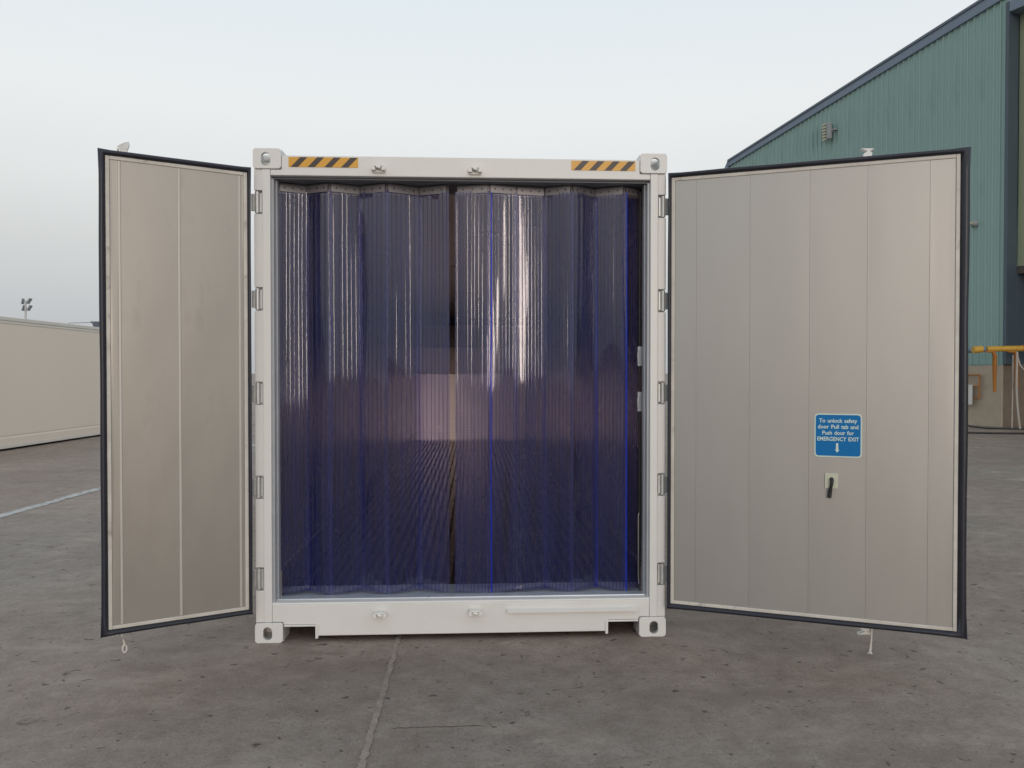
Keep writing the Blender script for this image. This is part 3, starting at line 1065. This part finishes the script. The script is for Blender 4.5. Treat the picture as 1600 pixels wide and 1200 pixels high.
# ------------------------------------------------------------------ neighbouring cream container on the left
def cream_container():
    X, D0, D1, Hc = -10.35, 12.0, 24.2, 2.74
    base = yard(X - 1.2, 18.1)
    t = thing('cargo_container', 'long cream container standing beyond the open left door', 'container', base)

    def F(p):   # p.x = depth along, p.y = outwards to the right, z
        return yard(X + p.y, p.x, p.z)
    m = MB(F)
    n = 96
    pts, fs = [], []
    for i in range(n + 1):
        d = D0 + 0.16 + (D1 - D0 - 0.32) * i / n
        o = -0.0195 if i % 8 == 0 else -0.018
        pts += [(d, o, 0.30), (d, o, Hc - 0.125)]
    for i in range(n):
        fs.append((2 * i, 2 * i + 1, 2 * i + 3, 2 * i + 2))
    m.add(pts, fs)
    m.box(D0 + 0.1, D1 - 0.1, -2.40, -0.03, 0.25, Hc - 0.1)
    m.build('side_wall', M['container_cream'], t, loc=base)
    m = MB(F)
    m.box(D0, D1, -0.06, 0.0, Hc - 0.075, Hc)
    m.build('top_rail', M['container_rail'], t, bevel=0.008, loc=base)
    MB(F).box(D0 + 0.1, D1 - 0.1, -0.05, -0.008, Hc - 0.135, Hc - 0.095).build('top_rail', M['container_rail'], t, bevel=0.006, loc=base)
    m = MB(F)
    m.prism([(-0.06, 0.285), (0.0, 0.255), (0.0, 0.10), (-0.05, 0.10)], 'x', D0 + 0.17, D1 - 0.17)
    m.build('bottom_rail', M['container_cream'], t, loc=base)
    m = MB(F)
    m.box(D0 + 0.17, D1 - 0.17, -0.05, 0.01, 0.045, 0.098)
    m.build('bottom_rail', M['container_rail'], t, bevel=0.004, loc=base)
    for d in (D0, D1 - 0.178):
        for y in (-2.43, -0.178):
            for z in (0, Hc - 0.118):
                MB(F).box(d, d + 0.178, y, y + 0.164, z, z + 0.118).build('corner_casting', M['container_rail'], t, bevel=0.008, loc=F(Vector((d, y, z))))
            MB(F).box(d + 0.01, d + 0.15, y + 0.005, y + 0.158, 0.119, Hc - 0.119).build('corner_post', M['container_rail'], t, loc=F(Vector((d, y, 0))))
    MB(F).box(D0 + 0.05, D1 - 0.05, -2.42, -0.02, Hc - 0.1, Hc - 0.01).build('roof', M['container_rail'], t, loc=base)
    MB(F).box(D0 + 0.3, D1 - 0.3, -2.3, -0.1, 0.09, 0.248).build('floor_crossmember', M['dark_hole'], t, loc=base)


cream_container()

# ------------------------------------------------------------------ green warehouse
WA = Vector((14.40, 22.50))           # wall corner by the doorway (camera-plan metres)
WB = Vector((9.35, 33.00))            # far eave corner
wd_ = (WB - WA)
WL = wd_.length
wd_.normalize()
wn_ = Vector((-wd_.y, wd_.x))         # towards the yard (left and nearer)
if wn_.dot(Vector((-1, -1))) < 0:
    wn_ = -wn_
wbase = yard(WA.x, WA.y)


def FW(p):    # p.x = along the wall to the far left, p.y = out towards the yard, p.z
    q = WA + wd_ * p.x + wn_ * p.y
    return yard(q.x, q.y, p.z)


def roof_z(s):
    ap = -5.0
    return 12.62 - 0.186 * (s - 0.72) if s > ap else 12.62 - 0.186 * (ap - 0.72) + 0.186 * (s - ap)


wh = thing('warehouse', 'tall green ribbed metal warehouse behind the right door', 'building', wbase)
PITCH, SHEET = 0.2, 0.8


def sheet(s0, s1, zb):
    m = MB(FW)
    s = s0
    prof = [(0.0, 0.0), (0.03, 0.003), (0.06, 0.0), (0.145, 0.0), (0.149, 0.034), (0.179, 0.034), (0.185, 0.0)]
    xs_ = []
    while s < s1 - 1e-4:
        for a, h in prof:
            if s + a <= s1:
                xs_.append((s + a, h))
        s += PITCH
    xs_.append((s1, 0.0))
    pts = []
    for x, h in xs_:
        pts += [(x, h, zb), (x, h, roof_z(x) - 0.1)]
    m.add(pts, [(2 * i, 2 * i + 1, 2 * i + 3, 2 * i + 2) for i in range(len(xs_) - 1)])
    m.add([(s1, 0, zb), (s1, -0.02, zb), (s1, -0.02, roof_z(s1) - 0.1), (s1, 0, roof_z(s1) - 0.1)], [(0, 1, 2, 3)])
    return m.build('cladding_sheet', M['cladding'], wh, recalc=False, loc=FW(Vector((s0, 0, zb))))


s = 0.0
while s < WL - 0.01:
    sheet(s, min(s + SHEET, WL), 1.83)
    s += SHEET
s = -12.0
while s > -22:
    sheet(s - SHEET, s, 1.83)
    s -= SHEET
# above the doorway
s = 0.0
DZ = 12.05
m = MB(FW)
m.prism([(0.0, DZ + 0.3), (0.0, roof_z(0) - 0.1), (-5.0, roof_z(-5) - 0.1), (-12.0, roof_z(-12) - 0.1), (-12.0, DZ + 0.3)], 'y', -0.03, 0.0)
m.build('wall', M['cladding'], wh, loc=wbase)
m = MB(FW)
m.box(0.02, WL - 0.02, -0.4, -0.03, 0, 10.4)
m.build('inner_wall', M['dark_green'], wh, loc=wbase)
MB(FW).box(-22, -12, -0.4, -0.03, 0, 9.0).build('inner_wall', M['dark_green'], wh, loc=FW(Vector((-12, 0, 0))))
# verge trim, roof sheets
for sa, sb_ in ((WL + 0.05, -5.0), (-5.0, -22.5)):
    m = MB(FW)
    a, b = max(sa, sb_), min(sa, sb_)
    m.add([(a, 0.10, roof_z(a) - 0.15), (a, 0.10, roof_z(a) + 0.05), (b, 0.10, roof_z(b) + 0.05), (b, 0.10, roof_z(b) - 0.30),
           (a, -0.02, roof_z(a) - 0.15), (a, -0.02, roof_z(a) + 0.05), (b, -0.02, roof_z(b) + 0.05), (b, -0.02, roof_z(b) - 0.30)],
          [(0, 1, 2, 3), (4, 7, 6, 5), (0, 4, 5, 1), (1, 5, 6, 2), (2, 6, 7, 3), (3, 7, 4, 0)])
    m.build('verge_trim', M['verge_blue'], wh, bevel=0.01, loc=FW(Vector((a, 0, 10))))
    m = MB(FW)
    m.add([(a, 0.14, roof_z(a) + 0.052), (b, 0.14, roof_z(b) + 0.052), (b, -40, roof_z(b) + 0.052), (a, -40, roof_z(a) + 0.052),
           (a, 0.14, roof_z(a) + 0.13), (b, 0.14, roof_z(b) + 0.13), (b, -40, roof_z(b) + 0.13), (a, -40, roof_z(a) + 0.13)],
          [(0, 1, 2, 3), (4, 7, 6, 5), (0, 4, 5, 1), (1, 5, 6, 2), (2, 6, 7, 3), (3, 7, 4, 0)])
    m.build('roof', M['roof'], wh, loc=FW(Vector((a, 0, 11))))
m = MB(FW)
m.prism([(WL + 0.05, roof_z(WL) - 0.55), (WL + 0.05, roof_z(WL) + 0.1), (WL + 0.36, roof_z(WL) - 0.36), (WL + 0.36, roof_z(WL) - 0.55)], 'y', -40, 0.12)
m.build('gutter', M['verge_blue'], wh, loc=FW(Vector((WL, 0, 10))))
MB(FW).box(WL - 0.3, WL, -40, -0.41, 0, roof_z(WL) - 0.1).build('wall', M['cladding'], wh, loc=FW(Vector((WL, 0, 0))))
MB(FW).box(-22, WL - 0.3, -40.2, -40, 0, 9).build('wall', M['cladding'], wh, loc=wbase)
# doorway: blue post and head, pale sliding door, dark rail, darker sheets below
MB(FW).box(-0.10, 0.0, -0.42, 0.06, 1.84, DZ + 0.3).build('door_post', M['post_blue'], wh, bevel=0.01, loc=wbase)
MB(FW).box(-12.0, -0.101, -0.55, 0.05, DZ, DZ + 0.299).build('door_head', M['verge_blue'], wh, bevel=0.01, loc=wbase)
m = MB(FW)
x = -0.11
k = 0
while x > -11.9:
    m.box(x - 0.43, x, -0.52, -0.43, 4.72, DZ + 0.3)
    m.box(x - 0.45, x - 0.43, -0.50, -0.455, 4.72, DZ + 0.3)
    x -= 0.45
m.build('sliding_door', M['door_green'], wh, bevel=0.012, loc=wbase)
MB(FW).box(-11.9, -0.06, -0.60, -0.425, 4.50, 4.72).build('door_rail', M['dark_hole'], wh, bevel=0.01, loc=FW(Vector((0, -0.5, 4.5))))
m = MB(FW)
x = -0.11
while x > -11.9:
    m.box(x - 0.40, x, -1.10, -1.0, 1.70, 4.6)
    m.box(x - 0.45, x - 0.40, -1.08, -1.04, 1.70, 4.6)
    x -= 0.45
m.build('door_leaf', M['dark_green'], wh, bevel=0.01, loc=wbase)
# plinth with its return beside the doorway
MB(FW).box(-0.004, WL + 0.02, 0.021, 0.07, 0.0, 1.82).build('plinth', M['concrete_wall'], wh, bevel=0.012, loc=wbase)
MB(FW).box(0.001, 1.2, -3.2, 0.02, 0.0, 1.815).build('plinth', M['dark_block'], wh, bevel=0.012, loc=FW(Vector((0, -0.4, 0))))
MB(FW).box(-0.10, 0.0, -1.2, -0.421, 1.84, 4.6).build('door_post', M['post_blue'], wh, bevel=0.01, loc=FW(Vector((0, -0.5, 1.8))))
MB(FW).box(-22, -12, -0.38, 0.07, 0.0, 1.82).build('plinth', M['concrete_wall'], wh, loc=FW(Vector((-12, 0, 0))))

# louvred floodlight on the gable, small lamp by the corner
def fsolve(px, y, off=0.0):
    """wall coordinate s (and depth) at which the sight bearing px crosses the wall plane"""
    k = (px - 800) / 1200
    p0 = WA + wn_ * off
    s_ = (k * p0.y - p0.x) / (wd_.x - k * wd_.y)
    d_ = p0.y + wd_.y * s_
    return s_, 1.586 + (583 - y) * d_ / 1200


sf, zf = fsolve(1289, 207, 0.25)
fl_ = thing('floodlight', 'louvred floodlight fixed high on the green gable wall', 'lamp', FW(Vector((sf, 0, zf))))
m = MB(FW)
m.box(sf - 0.16, sf + 0.02, 0.12, 0.26, zf - 0.30, zf + 0.30)
m.build('housing', M['lamp_grey'], fl_, bevel=0.05, loc=FW(Vector((sf, 0.2, zf))))
for i in range(6):
    z = zf - 0.28 + i * 0.11
    MB(FW).prism([(0.12, z), (0.28, z - 0.03), (0.28, z + 0.03), (0.12, z + 0.06)], 'x', sf + 0.02, sf + 0.20).build(
        'louvre', M['lamp_glass'], fl_, bevel=0.008, loc=FW(Vector((sf, 0.25, z))))
m = MB(FW)
m.tube([(sf - 0.12, 0.0, zf), (sf - 0.12, 0.14, zf)], 0.04, 8)
m.box(sf - 0.28, sf - 0.15, 0.02, 0.16, zf + 0.0, zf + 0.06)
m.build('bracket', M['lamp_grey'], fl_, loc=FW(Vector((sf, 0, zf))))
sf, zf = fsolve(1519.5, 349.5, 0.1)
bl = thing('wall_lamp', 'small round bulkhead lamp beside the right door edge', 'lamp', FW(Vector((sf, 0, zf))))
MB(FW).tube([(sf, 0.02, zf), (sf, 0.10, zf), (sf, 0.17, zf)], [0.10, 0.11, 0.06], 12).build('housing', M['lamp_grey'], bl, loc=FW(Vector((sf, 0.1, zf))))
MB(FW).tube([(sf + 0.03, 0.15, zf), (sf + 0.03, 0.22, zf)], [0.055, 0.03], 10).build('glass', M['lamp_glass'], bl, loc=FW(Vector((sf, 0.2, zf))))

# yellow gas pipe on orange brackets in front of the plinth
zp = 2.27
pipe = thing('gas_pipe', 'yellow gas pipe with elbow running past the warehouse corner', 'pipe', yard(13.2, 21.6))
pts = [yard(12.7, 23.2, zp - 0.05), yard(12.86, 22.4, zp - 0.05), yard(12.98, 21.9, zp - 0.04), yard(13.1, 21.65, zp - 0.03), yard(13.3, 21.55, zp - 0.01)]
MB().tube(pts, 0.075, 14).build('elbow', M['verge_blue'], pipe, loc=yard(13.1, 21.6, zp))
for q in (yard(13.08, 21.6, zp - 0.02),):
    MB().tube([q + Vector((-0.11, 0.02, -0.01)), q + Vector((0.13, -0.01, 0.01))], 0.098, 14).build('collar', M['yellow_pipe'], pipe, bevel=0.01, loc=q)
pts = [yard(13.3 + 0.45 * i, 21.55 - 0.012 * i, zp - 0.01 + 0.035 * math.sin(min(i, 6) / 6 * 1.57)) for i in range(15)]
MB().tube(pts, 0.08, 14).build('pipe_run', M['yellow_pipe'], pipe, loc=yard(13.3, 21.5, zp))
q = yard(14.32, 21.52, zp + 0.02)
MB().tube([q + Vector((-0.04, 0, 0)), q + Vector((0.04, 0, 0))], 0.085, 14).build('collar', M['orange_paint'], pipe, loc=q)
for px_, zlo, lean in ((13.55, 1.06, 0.12), (14.16, 1.16, 0.14)):
    m = MB()
    a = yard(px_ - lean * 0.6, 21.54, zp - 0.075)
    b = yard(px_ + lean * 0.25, 21.62, zp - 0.42)
    c = yard(px_ + lean * 1.0, 21.75, zlo)
    prof = []
    m.tube([yard(px_ - 0.30 if lean > 0 else px_ - 0.03, 21.54, zp - 0.07), a, yard(px_, 21.56, zp - 0.2), b, c], [0.03, 0.055, 0.062, 0.062, 0.045], 6)
    m.build('pipe_bracket', M['orange_paint'], pipe, loc=yard(px_, 21.6, 1.5))

# orange ladder frame and pale board on the plinth
def FP(px, y, off):
    s_, z_ = fsolve(px, y, off)
    return FW(Vector((s_, off, z_)))


lad = MB()
for a, b in (((1503, 585.5), (1530.5, 585.5)), ((1503, 603.5), (1530.5, 603.5)), ((1503, 621.5), (1530, 621.5)), ((1530.5, 585), (1530, 622.5)), ((1503, 585), (1503, 622.5))):
    lad.tube([FP(a[0], a[1], 0.16), FP(b[0], b[1], 0.16)], 0.022, 8)
for q in ((1530.5, 588), (1530, 618)):
    lad.tube([FP(q[0], q[1], 0.16), FP(q[0], q[1], 0.06)], 0.018, 6)
tag(lad.build('metal_frame', M['orange_paint'], loc=FP(1516, 603, 0.16)), 'thin orange metal frame fixed to the concrete base wall', 'frame')
nbp = MB()
for off in (0.22, 0.26):
    nbp.add([FP(1505, 632, off), FP(1519.5, 632, off), FP(1519.5, 601, off), FP(1505, 601, off)], [(0, 1, 2, 3)])
nbp.f += [[0, 1, 5, 4], [1, 2, 6, 5], [2, 3, 7, 6], [3, 0, 4, 7]]
nbp.m += [0] * 4
nbp.s += [False] * 4
tag(nbp.build('notice_board', M['board_white'], loc=FP(1512, 616, 0.2)), 'blank white board in front of the orange frame', 'board')

# conduits and hoses
def hose(pts, r, label, material, cat='hose', grp=None, name='hose'):
    return tag(MB().tube(pts, r, 8).build(name, material, loc=pts[0]), label, cat, grp)


hose([yard(14.28, 21.9, 2.1), yard(14.29, 21.92, 1.0), yard(14.30, 21.95, 0.0)], 0.018, 'thin grey vertical conduit at the plinth corner', M['hose_grey'], 'conduit', None, 'conduit')
hose([yard(14.07, 21.4, 2.18), yard(14.06, 21.4, 1.6), yard(14.06, 21.4, 1.2), yard(14.08, 21.4, 0.8), yard(14.13, 21.42, 0.4), yard(14.20, 21.45, 0.03)], 0.028,
     'pale grey hose hanging from the yellow pipe to the ground', M['hose_grey'])
hose([yard(14.08, 21.38, 2.0), yard(14.13, 21.36, 1.80), yard(14.24, 21.34, 1.66), yard(14.5, 21.3, 1.58), yard(15.4, 21.3, 1.56)], 0.022,
     'pale hose looping sideways under the yellow pipe', M['hose_grey'])
hose([yard(12.9, 22.0, 0.16), yard(13.1, 21.9, 0.06), yard(13.5, 21.7, 0.025), yard(14.0, 21.5, 0.03), yard(14.4, 21.4, 0.03), yard(15.2, 21.35, 0.03)], 0.022,
     'black cable along the foot of the concrete wall', M['cord_black'], 'cable', None, 'cable')
hose([yard(11.4, 20.3, 0.03), yard(12.5, 19.95, 0.025), yard(13.6, 19.8, 0.025), yard(14.3, 20.1, 0.025), yard(15.6, 20.6, 0.025)], 0.024,
     'black cable lying on the yard in front of the wall', M['cord_black'], 'cable', None, 'cable')

# ------------------------------------------------------------------ far mast and gantry
mb = yard(-69.6, 110)
mast = thing('floodlight_mast', 'pale distant floodlight mast above the cream container', 'mast', mb)
MB().tube([mb, mb + Vector((0, 0, 12.0))], [0.22, 0.13], 10).build('pole', M['mast_hazed'], mast, loc=mb)
for dx, dz, lx, sx in [(a * 0.72, b, c, d * 0.7) for a, b, c, d in ((-0.35, 10.9, 0.55, 0.5), (0.75, 10.9, 0.5, 0.9), (0.70, 11.9, 0.5, 0.95), (-0.5, 11.85, 0.35, 0.25))]:
    m = MB()
    c = mb + Vector((dx, 0, dz))
    m.prism([(c.x - sx * 0.5, c.z - 0.34), (c.x - sx * 0.2, c.z - 0.40), (c.x + sx * 0.5, c.z + 0.32), (c.x + sx * 0.25, c.z + 0.42)], 'y', c.y - 0.3, c.y + 0.3)
    m.tube([c, mb + Vector((0, 0, dz - 0.2))], 0.06, 6)
    m.build('lamp_head', M['lamp_grey'], mast, loc=c)
gb0 = yard(-104, 200)
gan = thing('gantry_crane', 'distant dark lattice gantry crane at the left door edge', 'crane', gb0)
m = MB()
zt, zb_ = 14.9, 13.4
n = 22
for z in (zt, zb_):
    m.tube([yard(-109.6, 200, z), yard(-74, 200, z)], 0.16, 6)
for i in range(n):
    a = -109.6 + 35.6 * i / n
    b = -109.6 + 35.6 * (i + 1) / n
    m.tube([yard(a, 200, zb_ if i % 2 else zt), yard(b, 200, zt if i % 2 else zb_)], 0.10, 5)
m.tube([yard(-115.5, 200, 14.6), yard(-109.6, 200, 14.75)], 0.07, 5)
m.build('boom', M['crane_steel'], gan, loc=yard(-104, 200, 14))
for x_ in (-100, -78):
    for dx in (-2, 2):
        MB().tube([yard(x_ + dx * 1.6, 200, 0), yard(x_ + dx * 0.4, 200, zb_)], 0.3, 6).build('leg', M['crane_steel'], gan, loc=yard(x_ + dx, 200, 0))
MB().box(-1, 1, -1, 1, -0.6, 0.5).build('trolley', M['crane_steel'], gan, bevel=0.1).location = yard(-107.6, 200, 14.3) - gb0
